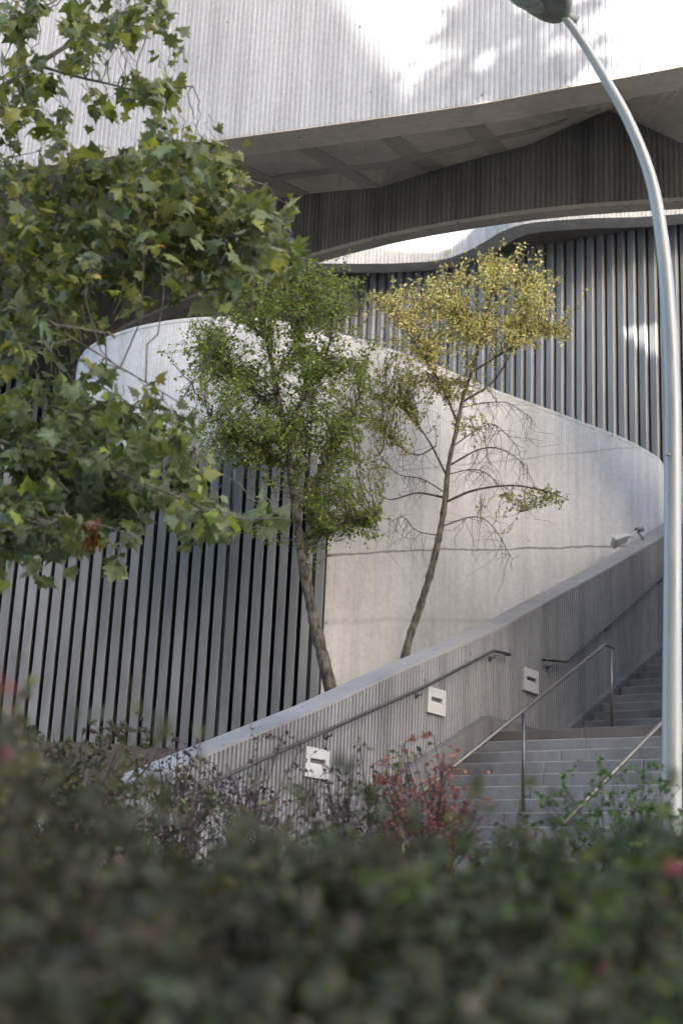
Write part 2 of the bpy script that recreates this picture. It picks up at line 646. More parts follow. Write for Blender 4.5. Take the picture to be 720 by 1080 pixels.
# handrails
def wall_rail(pts, brackets, label):
    t = thing('wall_handrail', label, 'handrail', st(pts[0][0], 0, pts[0][1]), 'handrails fixed to the stair wall')
    m = MB()
    c = []
    for i, (s, z) in enumerate(pts):
        c.append(st(s, .085, z))
    m.tube([st(pts[0][0], .02, pts[0][1])] + c + [st(pts[-1][0], .02, pts[-1][1])], .019, 10)
    m.build('rail', M['steel'], t, True)
    for s in brackets:
        z = float(np.interp(s, [p[0] for p in pts], [p[1] for p in pts]))
        m = MB()
        m.tube([st(s, .085, z - .018), st(s, .075, z - .075), st(s, .01, z - .085)], .008, 6)
        m.tube([st(s, .002, z - .085), st(s, .016, z - .085)], .032, 12)
        m.build('bracket', M['steel'], t, True)


wall_rail([(-6.5, .50), (-5.2, 1.04), (-1.47, 2.50), (.12, 3.19), (.55, 3.22)], [-5, -3.2, -1.5, .18], 'steel handrail on the wall beside the lower flight, with a short level upper end')
wall_rail([(1.58, 3.33), (2.15, 3.40), (3.68, 4.25), (5.9, 5.50), (9.3, 7.3)], [1.75, 3.6, 5.6, 7.6], 'steel handrail on the shaded wall climbing the upper flight to the right')


def free_rail(w, s0, label, posts):
    t = thing('stair_handrail', label, 'handrail', st(s0, w, ZL + .92 + .51 * s0 - 1), 'freestanding stair handrails')
    m = MB()
    f = lambda s: ZL + .94 + .512 * (s + .03)
    m.tube([st(s0, w, f(s0)), st(-1.0, w, f(-1.0)), st(-.08, w, f(-.08)), st(-.04, w, f(-.07) + .008), st(.16, w, f(-.07) + .004)], .020, 10)
    m.build('rail', M['steel'], t, True)
    for s in posts:
        i = math.ceil(-s / TREAD)
        zb = ZL - max(0, i) * RISE
        m = MB()
        m.tube([st(s, w, zb), st(s, w, (f(s) if s < 0 else f(-.07)) - .012)], .019, 10)
        m.tube([st(s, w, zb), st(s, w, zb + .012)], .045, 12)
        m.build('post', M['steel'], t, True)


free_rail(1.61, -4.9, 'middle freestanding steel handrail ending on two slim posts at the landing', [-4.3, -2.07, .10])
free_rail(3.25, -5.3, 'right freestanding steel handrail, cut by the lamp post and rising out of green shrubs', [-2.07, .10])

# unseen flank added beyond the right edge to darken the upper stair
fw_ = thing('shade_wall', 'unseen ribbed concrete flank added right of the stair for shade', 'wall', st(1, 4.1, 0))
ribbed('wall', [st(s, 4.6, 0) for s in np.arange(14, -.4, -.25)], const(-.6), const(8.6), .078, .016, .5, M['beam'], fw_)

# ------------------------------------------------------------------ curved ramp wall
RT = 7.8
RL = [(-2.4, 25.5), (-3.5, 23.6), (-4.06, 21.6), (-4.13, 20.5), (-4.04, 19.9), (-3.83, 19.3), (-3.47, 18.78), (-2.88, 18.27), (-2.05, 17.9), (-1.15, 17.85), (-.3, 18.15), (.5, 18.65),
      (1.28, 19.25), (2.2, 20.08), (3.18, 20.86), (3.88, 21.44), (4.61, 22.08), (5.25, 22.83), (5.52, 23.35), (5.62, 23.9), (5.5, 24.6)]
rampw = thing('ramp_wall', 'big pale ribbed concrete wall of the curving ramp, with a dark pour joint', 'wall', (.5, 18.65, 0))
ribbed('wall', spline(RL, .04), const(.8), const(RT - .05), .055, .0032, .35, M['ramp'], rampw)
rl = spline(RL, .15)
b = MB()
for i in range(len(rl) - 1):
    for (p, q) in ((rl[i], rl[i + 1]),):
        t0 = unit(rl[min(i + 1, len(rl) - 1)] - rl[max(i - 1, 0)])
        t1 = unit(rl[min(i + 2, len(rl) - 1)] - rl[i])
        n0, n1 = np.array([t0[1], -t0[0]]), np.array([t1[1], -t1[0]])
        quad = lambda p, n, z: [(*(p + n * .006), RT - .05), (*(p + n * .006), RT - .002), (*(p - n * .36), RT - .002), (*(p - n * .36), RT - .05)]
        if i == 0:
            b.v += quad(p, n0, 0)
        n = len(b.v)
        b.v += quad(q, n1, 0)
        for k in range(4):
            b.f.append((n - 4 + k, n + k, n + (k + 1) % 4, n - 4 + (k + 1) % 4))
b.build('top_edge', M['ramp'], rampw)
# floodlight on an arm from the ramp wall
fp = at(655, 569, 21.3)
fl = thing('floodlight', 'small white floodlight on a bent arm above the stair wall', 'floodlight', fp)
ax = Vector((.80, .28, .42)).normalized()
ay = Vector((-.2, -.85, .4)); ay = (ay - ax * ay.dot(ax)).normalized()
az = ax.cross(ay)
m = MB()
m.hexa([fp + ax * a + ay * b_ + az * c for a, b_, c in ((-.16, -.10, -.05), (.12, -.07, -.03), (.12, .07, -.03), (-.16, .10, -.05), (-.16, -.10, .05), (.12, -.07, .04), (.12, .07, .04), (-.16, .10, .05))])
bevel(m.build('housing', M['white'], fl), .015)
m = MB()
m.box(fp - ax * .167 - ay * .085 - az * .04, ax * .005, ay * .17, az * .08)
m.build('lens', M['white'], fl)
m = MB()
q = at(672, 560, 21.4)
m.tube([fp + ax * .1, fp + ax * .2 - Z * .01, q, q + Vector((.22, .42, -.06))], .022, 8)
m.build('arm', M['white'], fl, True)
m = MB()
m.tube([q + Vector((-.02, .0, .01)), q + Vector((.09, .05, .05))], .045, 10)
m.build('clamp', M['darkmetal'], fl, True)

# ------------------------------------------------------------------ slat screens
def slat_screen(name, label, A, B, z0, z1, pitch, w, d, m, back, twist=0., raise_=0.):
    A, B = Vector((*A, 0)), Vector((*B, 0))
    t = (B - A).normalized()
    n = Vector((t.y, -t.x, 0))
    root = thing(name, label, 'slat screen', A + Z * z0)
    k = int((B - A).length / pitch)
    dt = t * math.cos(twist) - n * math.sin(twist)
    dn = n * math.cos(twist) + t * math.sin(twist)
    for i in range(k + 1):
        p = A + t * (i * pitch) + n * rng.uniform(-.004, .004)
        mb = MB()
        mb.box(p + Z * z0, dt * w, -dn * d, Z * (z1 - z0))
        bevel(mb.build('slat', m, root), .008, 2)
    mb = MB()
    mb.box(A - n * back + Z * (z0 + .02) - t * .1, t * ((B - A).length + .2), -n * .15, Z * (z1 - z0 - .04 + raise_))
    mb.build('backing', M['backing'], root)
    return root


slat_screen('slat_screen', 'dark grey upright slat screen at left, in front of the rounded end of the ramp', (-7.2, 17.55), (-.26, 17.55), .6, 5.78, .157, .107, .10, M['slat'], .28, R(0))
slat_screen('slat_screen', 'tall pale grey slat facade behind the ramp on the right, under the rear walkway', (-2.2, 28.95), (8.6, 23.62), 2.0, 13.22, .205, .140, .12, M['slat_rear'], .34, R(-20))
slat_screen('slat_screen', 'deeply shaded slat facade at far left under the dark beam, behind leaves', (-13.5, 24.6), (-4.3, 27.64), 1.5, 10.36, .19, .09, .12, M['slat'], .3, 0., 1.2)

# ------------------------------------------------------------------ upper walkway over the stair
FX = [(-16, 23.2), (-12, 22.0), (-9, 21.08), (-5.56, 19.93), (-3.69, 19.28), (-1.92, 18.64), (1.33, 17.53), (2.82, 16.9), (4.22, 16.3), (7, 15.0), (10, 13.5), (14, 11.3)]
deck = thing('upper_walkway', 'sunlit white ribbed concrete walkway overhead with a dark curved beam under it', 'walkway', (1.33, 17.53, 11))
fx = spline(FX, .06)
TOPZ = 18.6  # raised out of view so the parapet's shadow covers the rear slats
# added slot through the unseen parapet top, shaped to let a sun patch in
SL0, SL1 = 10.14, 11.52


def slot(k):
    def f(x, y):
        u_ = (x - SL0) / (SL1 - SL0)
        if not 0 < u_ < 1: return 17.2 + (.001 if k else 0)
        return 17.18 if k else max(16.12, 16.92 - 1.45 * u_)
    return f


ribbed('parapet', fx, const(11), slot(0), .078, .0075, .52, M['fascia'], deck)
ribbed('parapet', fx, slot(1), const(TOPZ), .078, .010, .52, M['fascia'], deck)
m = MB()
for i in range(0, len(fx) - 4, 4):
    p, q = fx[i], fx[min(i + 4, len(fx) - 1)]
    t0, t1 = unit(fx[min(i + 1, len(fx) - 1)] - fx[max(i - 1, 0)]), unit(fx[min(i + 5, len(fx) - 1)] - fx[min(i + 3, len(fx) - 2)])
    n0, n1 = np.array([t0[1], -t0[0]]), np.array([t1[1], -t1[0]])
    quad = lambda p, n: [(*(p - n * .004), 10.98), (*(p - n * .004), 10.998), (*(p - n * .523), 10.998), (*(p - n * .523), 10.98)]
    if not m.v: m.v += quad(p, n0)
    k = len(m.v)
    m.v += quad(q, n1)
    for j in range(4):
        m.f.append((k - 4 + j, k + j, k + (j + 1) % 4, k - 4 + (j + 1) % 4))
m.build('parapet_underside', M['underside'], deck)  # thin added strip, its tone stands in for light from below
# beam line
BX = [(-13.5, 24.6), (-9.5, 25.9), (-5.62, 27.2), (-5.52, 26.9), (-5.33, 26.26), (-5.07, 25.59), (-4.55, 24.85), (-3.75, 23.85), (-2.11, 22.21), (-.65, 21.02), (.83, 20.05), (2.64, 19.23), (4.4, 18.75), (6.5, 18.3), (9, 17.4), (14, 15.5)]
bx = spline(BX[2:], .05)
BT = ([-14, -5, -1.2, .4, 2.6, 3.75, 4.9, 6.2, 14], [11.6, 11.65, 11.6, 11.22, 11.48, 11.95, 11.2, 11.6, 11.6])


def beam_top(x): return float(np.interp(x, *BT))


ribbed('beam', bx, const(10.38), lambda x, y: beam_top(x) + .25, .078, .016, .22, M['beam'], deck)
m = MB()
for i in range(0, len(bx) - 3, 3):
    p, q = bx[i], bx[min(i + 3, len(bx) - 1)]
    t0, t1 = unit(bx[min(i + 1, len(bx) - 1)] - bx[max(i - 1, 0)]), unit(bx[min(i + 4, len(bx) - 1)] - bx[min(i + 2, len(bx) - 2)])
    n0, n1 = np.array([t0[1], -t0[0]]), np.array([t1[1], -t1[0]])
    quad = lambda p, n: [(*(p + n * .003), 10.31), (*(p + n * .003), 10.378), (*(p - n * .23), 10.378), (*(p - n * .23), 10.31)]
    if not m.v: m.v += quad(p, n0)
    k = len(m.v)
    m.v += quad(q, n1)
    for j in range(4):
        m.f.append((k - 4 + j, k + j, k + (j + 1) % 4, k - 4 + (j + 1) % 4))
m.build('beam_edge', M['soffit_rib'], deck)
# left beam over the shaded slats
bl = spline(BX[:3], .06)
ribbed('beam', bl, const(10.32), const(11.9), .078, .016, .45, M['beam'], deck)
# soffit: facets ruled from the parapet's back edge to the beam's head
allb = np.array(BX[:2] + [tuple(p) for p in bx])


def fr(x):
    return np.array([x + .16, np.interp(x, fx[:, 0], fx[:, 1]) + .49])


def bk(x):
    return np.array([x, np.interp(x, allb[:, 0], allb[:, 1])])


xs_ = np.r_[np.arange(-13.4, -5.7, .5), np.arange(-5.62, 13, .14)]
FZ = 11.07
v, f = [], []
for x in xs_:
    a, c = fr(x), bk(x)
    zt_ = beam_top(x)
    c = c + unit(c - a) * .06
    v += [(*a, FZ), (*c, zt_), (*c, max(zt_, 11.95) + .45), (*a, 12.0)]
n = len(xs_)
for i in range(n - 1):
    a, c = 4 * i, 4 * i + 4
    for q in range(4):
        f.append((a + q, c + q, c + (q + 1) % 4, a + (q + 1) % 4))
f += [(0, 1, 2, 3), (4 * n - 1, 4 * n - 2, 4 * n - 3, 4 * n - 4)]
mesh_obj('soffit', v, f, M['soffit'], deck)


def sof(x, t):
    a, c = fr(x), bk(x)
    p = a + (c - a) * t
    return Vector((p[0], p[1], FZ + (beam_top(x) - FZ) * t))


# ribs standing down from the soffit
for x0, x1, w in ((-4.2, -2.9, .26), (-2.4, -1.0, .26), (-1.15, .15, .26), (.1, 1.15, .26), (1.3, 2.05, .26), (2.7, 3.2, .24)):
    m = MB()
    K = 10
    for k in range(K):
        t0, t1 = k / K * .96 + .01, (k + 1) / K * .96 + .01
        xa, xb = x0 + (x1 - x0) * t0, x0 + (x1 - x0) * t1
        a, b_, c, d = sof(xa, t0), sof(xa + w, t0), sof(xb + w, t1), sof(xb, t1)
        lo = Z * .035
        if k == 0: m.v += [tuple(a - lo), tuple(b_ - lo), tuple(b_ + lo), tuple(a + lo)]; m.f.append((0, 1, 2, 3))
        n = len(m.v)
        m.v += [tuple(d - lo), tuple(c - lo), tuple(c + lo), tuple(d + lo)]
        for j in range(4):
            m.f.append((n - 4 + j, n + j, n + (j + 1) % 4, n - 4 + (j + 1) % 4))
    m.build('soffit_rib', M['soffit_rib'], deck)
m = MB()
lx = np.arange(-5, 3.6, .3)
for i, x in enumerate(lx):
    t = .52
    a, c = sof(x, t), sof(x, t + .10)
    lo = Z * .028
    m.v += [tuple(a - lo), tuple(c - lo), tuple(c + lo), tuple(a + lo)]
    if i:
        n = len(m.v) - 4
        for j in range(4):
            m.f.append((n - 4 + j, n + j, n + (j + 1) % 4, n - 4 + (j + 1) % 4))
m.build('soffit_rib', M['soffit_rib'], deck)

# ------------------------------------------------------------------ rear walkway, over the slat facade
R2 = [(-9, 28.6), (-5, 27.6), (-2, 27.05), (.16, 26.85), (1.13, 26.71), (1.8, 26.5), (2.25, 26.1), (2.6, 25.6), (2.92, 25.1), (3.39, 24.75), (4.44, 24.46), (5.84, 24.2), (8.5, 23.3), (12, 21.5)]
r2 = spline(R2, .06)
rear = thing('rear_walkway', 'sunlit white concrete walkway edge glimpsed behind the dark beam, with an S-shaped bend', 'walkway', (3, 25, 13.1))
ribbed('parapet', r2, const(13.06), const(14.6), .078, .008, .42, M['fascia_rear'], rear)
m = MB()
v, f = [], []
for i in range(0, len(r2), 3):
    p = r2[i]
    t = unit(r2[min(i + 1, len(r2) - 1)] - r2[max(i - 1, 0)])
    nn = np.array([t[1], -t[0]])
    a = p - nn * .38
    c = np.array([p[0] + .5, max(p[1] + 3.5, 28.5)])
    v += [(*a, 13.22), (*c, 13.22), (*c, 13.7), (*a, 13.7)]
n = len(v) // 4
for i in range(n - 1):
    a, c = 4 * i, 4 * i + 4
    for q in range(4):
        f.append((a + q, c + q, c + (q + 1) % 4, a + (q + 1) % 4))
mesh_obj('soffit', v, f, M['beam'], rear)

# ------------------------------------------------------------------ lamp post
LPX = [(707.5, 905), (708, 850), (708.5, 700), (709, 560), (709, 480), (708.5, 420), (706.5, 360), (703.5, 310), (700, 270), (695, 232), (689, 199), (681, 172), (671, 146), (657, 116), (640, 86), (621, 54), (604, 29), (590, 10)]
lp = [at(*p, 10.0) for p in LPX]
lamp = thing('street_lamp', 'tall galvanised lamp post at the right with an arched neck and drooping head', 'street lamp', (2.37, 10.0, ground_z(2.37, 10)))
c = spline([(2.365, 10, -.2)] + [tuple(p) for p in lp], .06)
m = MB()
zz = c[:, 2]
rad = np.interp(zz, [-.2, .86, 3.4, 4.8, 5.9, 6.6, 7.3], [.074, .070, .060, .056, .045, .040, .030])
m.tube(c, list(rad), 20)
m.build('pole', M['galv'], lamp, True)
m = MB()
m.tube([(2.365, 10, -.12), (2.366, 10, .02)], .15, 20)
for k in range(4):
    a = math.pi / 4 + k * math.pi / 2
    m.tube([(2.365 + .115 * math.cos(a), 10 + .115 * math.sin(a), .02), (2.365 + .115 * math.cos(a), 10 + .115 * math.sin(a), .06)], .014, 6)
m.build('base_plate', M['galv'], lamp)
m = MB()
hp = at(704, 480, 9.945)
m.tube([hp, hp + Vector((0, -.02, 0))], .012, 10)
m.build('bolt', M['darkmetal'], lamp, True)
# head: cobra shell, lens underneath
hb = at(597, 16, 10.0)
ha = Vector((-.80, -.15, .42)).normalized()
hs = Vector((0, 1, 0)); hs = (hs - ha * hs.dot(ha)).normalized()
hu = ha.cross(hs)
if hu.z < 0: hu = -hu
m = MB()
K, SEG = 22, 28
prof = []
for i in range(K + 1):
    t = i / K
    wd = .035 + .20 * math.sin(math.pi * min(1, t ** .62)) ** .75 if t < 1 else .0
    prof.append((t, max(wd, .012)))
for i, (t, wd) in enumerate(prof):
    for k in range(SEG):
        a = 2 * math.pi * k / SEG
        hgt = math.sin(a) * (wd * (.55 if math.sin(a) > 0 else .42))
        m.v.append(tuple(hb + ha * (t * .80 - .02) + hs * (math.cos(a) * wd) + hu * (hgt + .02)))
for i in range(K):
    for k in range(SEG):
        k2 = (k + 1) % SEG
        m.f.append((i * SEG + k, i * SEG + k2, (i + 1) * SEG + k2, (i + 1) * SEG + k))
m.f += [tuple(range(SEG)), tuple(K * SEG + k for k in range(SEG))]
m.build('lamp_head', M['darkmetal'], lamp, True)
m = MB()
for i in range(9):
    t = i / 8
    for k in range(SEG // 2 + 1):
        a = -math.pi * k / (SEG // 2)
        wd = .155 * math.sin(math.pi * (.06 + .88 * t)) ** .6
        m.v.append(tuple(hb + ha * (.14 + t * .50) + hs * (math.cos(a) * wd) + hu * (math.sin(a) * wd * .78 - .012)))
n = SEG // 2 + 1
for i in range(8):
    for k in range(n - 1):
        m.f.append((i * n + k, i * n + k + 1, (i + 1) * n + k + 1, (i + 1) * n + k))
m.build('lens', M['lens'], lamp, True)
m = MB()
m.tube([hb - ha * .10, hb + ha * .06], .046, 14)
m.build('collar', M['darkmetal'], lamp, True)

# ------------------------------------------------------------------ trees
def birch(label, Yb, trunk, r0, r1, branches, blobs, pal_of, leaf, name, bare=(), ytip=0.0, lean=0):
    base = at(*trunk[0], Yb)
    gz = ground_z(base.x, base.y)
    root = thing(name, label, 'tree', (base.x, base.y, gz))
    T = Tree()
    pts = [at(x, y, Yb + ytip * i / len(trunk)) for i, (x, y) in enumerate(trunk)]
    d = (pts[0] - pts[1]).normalized()
    low = pts[0] + d * max(.05, (pts[0].z - gz + .15) / max(.3, -d.z))
    T.limb([low] + pts, r0, r1, 12, .055, .085)
    for br, ra, rb, dy in branches:
        q = [at(x, y, Yb + ytip * .5 + dy * i / (len(br) - 1)) for i, (x, y) in enumerate(br)]
        T.limb(q, ra, rb, 6, .08)
    for br, ra, dy in bare:
        q = [at(x, y, Yb + dy * i / (len(br) - 1)) for i, (x, y) in enumerate(br)]
        c_ = T.limb(q, ra, .003, 5, .06)
        for k in range(int(len(c_) * 1.5)):
            j = rng.integers(len(c_) // 4, len(c_))
            p = c_[j]
            e = p + np.array([rng.normal(0, .22), rng.normal(0, .25), rng.normal(-.22, .2)])
            w_ = wander(p, e, 4, .15)
            T.twigs.tube(w_, [.0034, .003, .0025, .002, .0015], 3, False)
    ax_ = np.array(T.axis)
    for (px, py, rx, ry, n, pal) in blobs:
        for _ in range(int(n * 2.4)):
            # twig tip inside the clump, its foot on the nearest limb side
            a = rng.uniform(0, 2 * math.pi)
            rr = min(1.7, abs(rng.normal(0, .72)))
            Yt = Yb + ytip * .5 + .18 + rng.normal(0, .45) * min(1.3, (rx + ry) / 60)
            tip = np.array(at(px + rx * rr * math.cos(a), py + ry * rr * math.sin(a), Yt))
            dd = np.linalg.norm(ax_ - tip - np.array([0, 0, -.25]), axis=1)
            foot = ax_[np.argmin(dd)]
            vec = tip - foot
            L = np.linalg.norm(vec)
            if L > .55: foot2 = tip - vec / L * rng.uniform(.3, .55)
            else: foot2 = foot
            if L > .55 and rng.random() < .16:
                w_ = wander(foot, foot2, 5, .12)
                T.twigs.tube(w_, list(np.linspace(.009, .005, 6)), 4, False)
            T.spray(foot2, tip, int(rng.integers(14, 23)), leaf, pal_of[pal], .45, .004, .7, .1, .02)
    T.build(root, M['bark'], M['twig'], M['leaf_small'], SMALL)
    return root


GREEN = [(6, (.165, .225, .045)), (3, (.105, .15, .032)), (2.5, (.26, .31, .06)), (.3, (.26, .23, .05))]
YEL = [(5, (.70, .66, .31)), (4, (.58, .575, .27)), (2, (.54, .45, .18)), (.7, (.55, .33, .10)), (3, (.23, .245, .085))]
OLV = [(5, (.33, .33, .13)), (3, (.23, .245, .09)), (2, (.42, .39, .16))]
birch('green leaved small tree with a rough brown trunk leaning left, in front of the slats', 15.9,
      [(352, 740), (341, 695), (329, 645), (319, 592), (312, 540), (305, 490), (297, 440), (289, 395), (281, 360), (272, 333), (262, 300)], .088, .012,
      [([(312, 545), (335, 500), (352, 470), (372, 440)], .03, .006, .6), ([(300, 455), (325, 410), (345, 370), (355, 320)], .028, .006, -.5),
       ([(297, 440), (265, 410), (235, 385), (212, 370)], .026, .006, .5), ([(290, 400), (310, 360), (320, 320), (330, 290)], .022, .005, .4),
       ([(318, 585), (345, 560), (375, 548), (398, 545)], .022, .005, -.4), ([(306, 495), (275, 470), (245, 455), (222, 440)], .02, .005, -.6),
       ([(280, 358), (255, 335), (230, 320)], .018, .004, .3), ([(322, 605), (325, 540), (326, 480), (330, 420)], .03, .008, .9)],
      [(232, 345, 40, 28, 62, 0), (290, 318, 46, 34, 92, 0), (348, 312, 42, 34, 80, 0), (214, 385, 24, 28, 38, 0), (255, 398, 48, 38, 105, 0), (330, 375, 48, 42, 110, 0),
       (384, 385, 22, 30, 26, 0), (290, 448, 66, 32, 125, 0), (238, 462, 36, 26, 56, 0), (358, 440, 36, 30, 62, 0), (368, 515, 26, 22, 34, 0), (350, 552, 36, 18, 40, 0),
       (394, 545, 14, 22, 22, 0), (302, 285, 46, 16, 42, 0), (335, 520, 24, 20, 24, 0), (270, 480, 40, 20, 44, 0), (375, 480, 18, 20, 16, 0), (262, 560, 16, 10, 4, 0)],
      {0: GREEN}, .038, 'birch_tree')
birch('slender yellowing tree with thin crooked branches in front of the pale ramp wall', 16.9,
      [(424, 706), (432, 672), (443, 640), (455, 600), (463, 565), (469, 530), (473, 490), (482, 450), (488, 420), (498, 390), (506, 362), (514, 330), (522, 290)], .062, .009,
      [([(487, 424), (520, 402), (541, 365), (556, 312), (562, 290)], .017, .006, .5), ([(483, 447), (462, 400), (440, 365), (415, 335)], .015, .005, -.5),
       ([(470, 500), (452, 465), (430, 436), (405, 420)], .015, .005, .4), ([(505, 366), (485, 335), (468, 305)], .016, .005, .4),
       ([(469, 530), (500, 517), (540, 512), (575, 518), (600, 527)], .018, .005, -.5), ([(498, 392), (530, 372), (565, 352), (592, 345)], .016, .005, -.3),
       ([(470, 525), (440, 520), (412, 527), (396, 520)], .016, .004, .5)],
      [(520, 280, 36, 20, 64, 1), (470, 308, 40, 24, 74, 1), (428, 328, 28, 20, 40, 1), (560, 305, 32, 22, 62, 1), (584, 345, 18, 16, 28, 1), (545, 345, 32, 22, 54, 1),
       (500, 338, 40, 24, 68, 1), (452, 358, 36, 16, 42, 1), (410, 312, 16, 12, 16, 1), (430, 393, 42, 20, 46, 2), (470, 400, 30, 16, 26, 2), (398, 418, 24, 16, 17, 2),
       (402, 445, 20, 14, 16, 2), (432, 425, 30, 14, 22, 2), (528, 519, 30, 7, 5, 2), (572, 521, 30, 7, 13, 2), (405, 480, 14, 16, 5, 2), (490, 440, 24, 14, 6, 2)],
      {1: YEL, 2: OLV}, .036, 'birch_tree',
      bare=[([(475, 490), (505, 474), (530, 474), (556, 492)], .014, -.4), ([(478, 470), (505, 452), (522, 448), (545, 470)], .011, .5), ([(466, 555), (500, 545), (520, 556), (540, 590)], .010, .3),
            ([(470, 520), (445, 505), (420, 500), (400, 480)], .010, -.5), ([(473, 500), (500, 495), (520, 505), (548, 540)], .009, .6), ([(460, 470), (440, 480), (420, 470), (405, 455)], .010, .3),
            ([(486, 430), (510, 425), (535, 425), (560, 440)], .009, .4), ([(465, 565), (440, 560), (425, 545), (410, 552)], .008, .3)])

# plane tree: limbs reach in from the left, the trunk stands outside the frame
PS = 1.2
pl_root_z = ground_z(-3.6 * PS, 7.2 * PS)
plane = thing('plane_tree', 'big plane tree at the left with broad lobed green leaves hanging into view', 'tree', (-3.6 * PS, 7.2 * PS, pl_root_z))
T = Tree()
T.limb([(-3.6 * PS, 7.2 * PS, pl_root_z - .2)] + [(a * PS, b_ * PS, c * PS) for a, b_, c in ((-3.55, 7.2, 1.0), (-3.4, 7.25, 3.0), (-3.3, 7.3, 5.0), (-3.1, 7.3, 7.0))], .20, .07, 14, .2, .03)
PAL_P = [(6, (.155, .178, .056)), (4, (.105, .132, .048)), (3, (.21, .22, .058)), (1.2, (.29, .30, .062)), (.4, (.34, .30, .07))]
PAL_D = [(6, (.125, .155, .066)), (4, (.155, .185, .078)), (2, (.19, .22, .058)), (.8, (.26, .32, .06))]


def reach(pts, r0, r1, dy, y0, start=None):
    q = [at(x, y, (y0 + dy * i / (len(pts) - 1)) * PS) for i, (x, y) in enumerate(pts)]
    if start is not None: q = [Vector(start) * PS] + q
    return T.limb(q, r0, r1, 6, .07)


reach([(-60, 130), (0, 92), (38, 68), (80, 42), (120, 17), (156, -2), (190, -40)], .028, .010, .6, 7.0, (-3.3, 7.3, 4.6))
reach([(38, 68), (80, 80), (115, 88), (150, 95), (203, 90)], .012, .004, -.3, 7.2)
reach([(-50, 200), (10, 190), (70, 178), (130, 170), (190, 158), (235, 172)], .022, .006, .8, 6.9, (-3.35, 7.3, 3.6))
reach([(-50, 300), (20, 268), (90, 262), (150, 266), (210, 262), (262, 235), (300, 222)], .024, .006, .2, 7.1, (-3.35, 7.3, 3.0))
reach([(90, 262), (130, 285), (190, 305), (240, 302), (285, 285), (305, 270)], .013, .005, .5, 7.2)
reach([(-40, 330), (20, 330), (85, 362), (118, 382), (152, 402), (190, 425)], .014, .004, -.3, 7.0, (-3.4, 7.3, 2.6))
reach([(-50, 470), (20, 470), (80, 480), (140, 505), (190, 525), (240, 545), (305, 547)], .022, .004, -.6, 7.0, (-3.45, 7.25, 1.9))
reach([(-50, 560), (10, 545), (60, 548), (110, 555), (150, 570)], .016, .004, -.5, 6.9, (-3.5, 7.2, 1.5))
reach([(20, 470), (70, 440), (120, 425), (170, 440), (205, 470)], .013, .004, .3, 7.0)
reach([(70, 178), (60, 225), (40, 280), (30, 330)], .011, .004, .4, 7.1)
reach([(20, 20), (50, 5), (90, -20)], .01, .004, .4, 7.2)
ax_ = np.array(T.axis)


def clump(px, py, rx, ry, n, pal, y0=7.15 * PS, sd=.45, size=.090):
    for _ in range(n):
        a = rng.uniform(0, 2 * math.pi)
        rr = min(1.5, abs(rng.normal(0, .72)))
        tip = np.array(at(px + rx * rr * math.cos(a), py + ry * rr * math.sin(a), y0 + rng.normal(0, sd)))
        dd = np.linalg.norm(ax_ - tip - np.array([-.06, 0, .02]), axis=1)
        foot = ax_[np.argmin(dd)]
        vec = tip - foot
        L = np.linalg.norm(vec)
        foot2 = tip - vec / max(L, .01) * min(L, rng.uniform(.14, .26))
        if L > .3 and rng.random() < .35:
            w_ = wander(foot, foot2, 4, .12)
            T.twigs.tube(w_, [.005, .0045, .004, .0035, .003], 4, False)
        T.spray(foot2, tip, int(rng.integers(3, 6)), size, pal, .5, .0035, .9, .3, .05, face=.3)


CL = [(20, 20, 35, 26, 20, 0), (80, 18, 40, 24, 20, 0), (140, 18, 45, 20, 22, 0), (175, 25, 22, 22, 9, 0), (30, 85, 50, 38, 34, 0), (75, 62, 26, 16, 7, 0), (106, 60, 10, 8, 2, 0),
      (15, 130, 40, 40, 34, 0), (70, 125, 36, 28, 22, 0), (150, 92, 34, 10, 10, 0), (188, 92, 14, 8, 6, 0), (108, 118, 22, 12, 5, 0), (150, 150, 45, 14, 16, 0), (178, 128, 10, 12, 4, 0),
      (20, 190, 40, 34, 34, 0), (85, 180, 40, 30, 34, 0), (150, 180, 40, 22, 32, 0), (205, 165, 34, 14, 18, 0), (236, 178, 20, 20, 14, 0), (200, 205, 50, 24, 40, 0), (262, 215, 26, 18, 20, 0),
      (298, 222, 14, 12, 9, 0), (150, 235, 50, 26, 40, 0), (90, 240, 50, 30, 36, 0), (25, 255, 40, 34, 36, 0), (225, 245, 42, 22, 32, 0), (285, 255, 28, 22, 24, 0), (305, 275, 16, 16, 9, 0),
      (60, 305, 50, 30, 38, 0), (20, 320, 34, 30, 24, 0), (130, 295, 40, 20, 20, 0), (195, 290, 44, 20, 20, 0), (250, 295, 30, 16, 12, 0), (70, 345, 26, 14, 8, 0), (15, 370, 22, 20, 6, 0),
      (110, 392, 20, 10, 4, 0), (165, 412, 18, 12, 3, 0), (20, 425, 34, 24, 20, 1), (70, 420, 34, 18, 16, 1), (120, 428, 36, 16, 16, 1), (168, 440, 24, 18, 10, 1),
      (30, 475, 40, 30, 32, 1), (90, 465, 40, 30, 34, 1), (145, 470, 34, 24, 24, 1), (188, 475, 20, 14, 8, 1), (30, 520, 42, 30, 38, 1), (90, 520, 42, 26, 36, 1), (145, 515, 36, 22, 26, 1), (195, 520, 26, 20, 18, 1),
      (228, 545, 28, 14, 14, 1), (285, 545, 26, 5, 6, 1), (20, 565, 34, 22, 20, 1), (75, 562, 34, 18, 18, 1), (125, 555, 30, 14, 12, 1), (35, 590, 26, 12, 6, 1), (70, 580, 14, 8, 3, 1), (118, 590, 16, 10, 3, 1), (205, 565, 12, 10, 3, 1)]
for (px, py, rx, ry, n, k) in CL:
    clump(px, py, rx * 1.06, ry * 1.06, max(2, int(n * (1.0 if py < 165 else 1.3) * (.5 if (px, py) in ((15, 130), (70, 125), (20, 190), (30, 85), (75, 62)) else 1))), (PAL_P, PAL_D)[k])
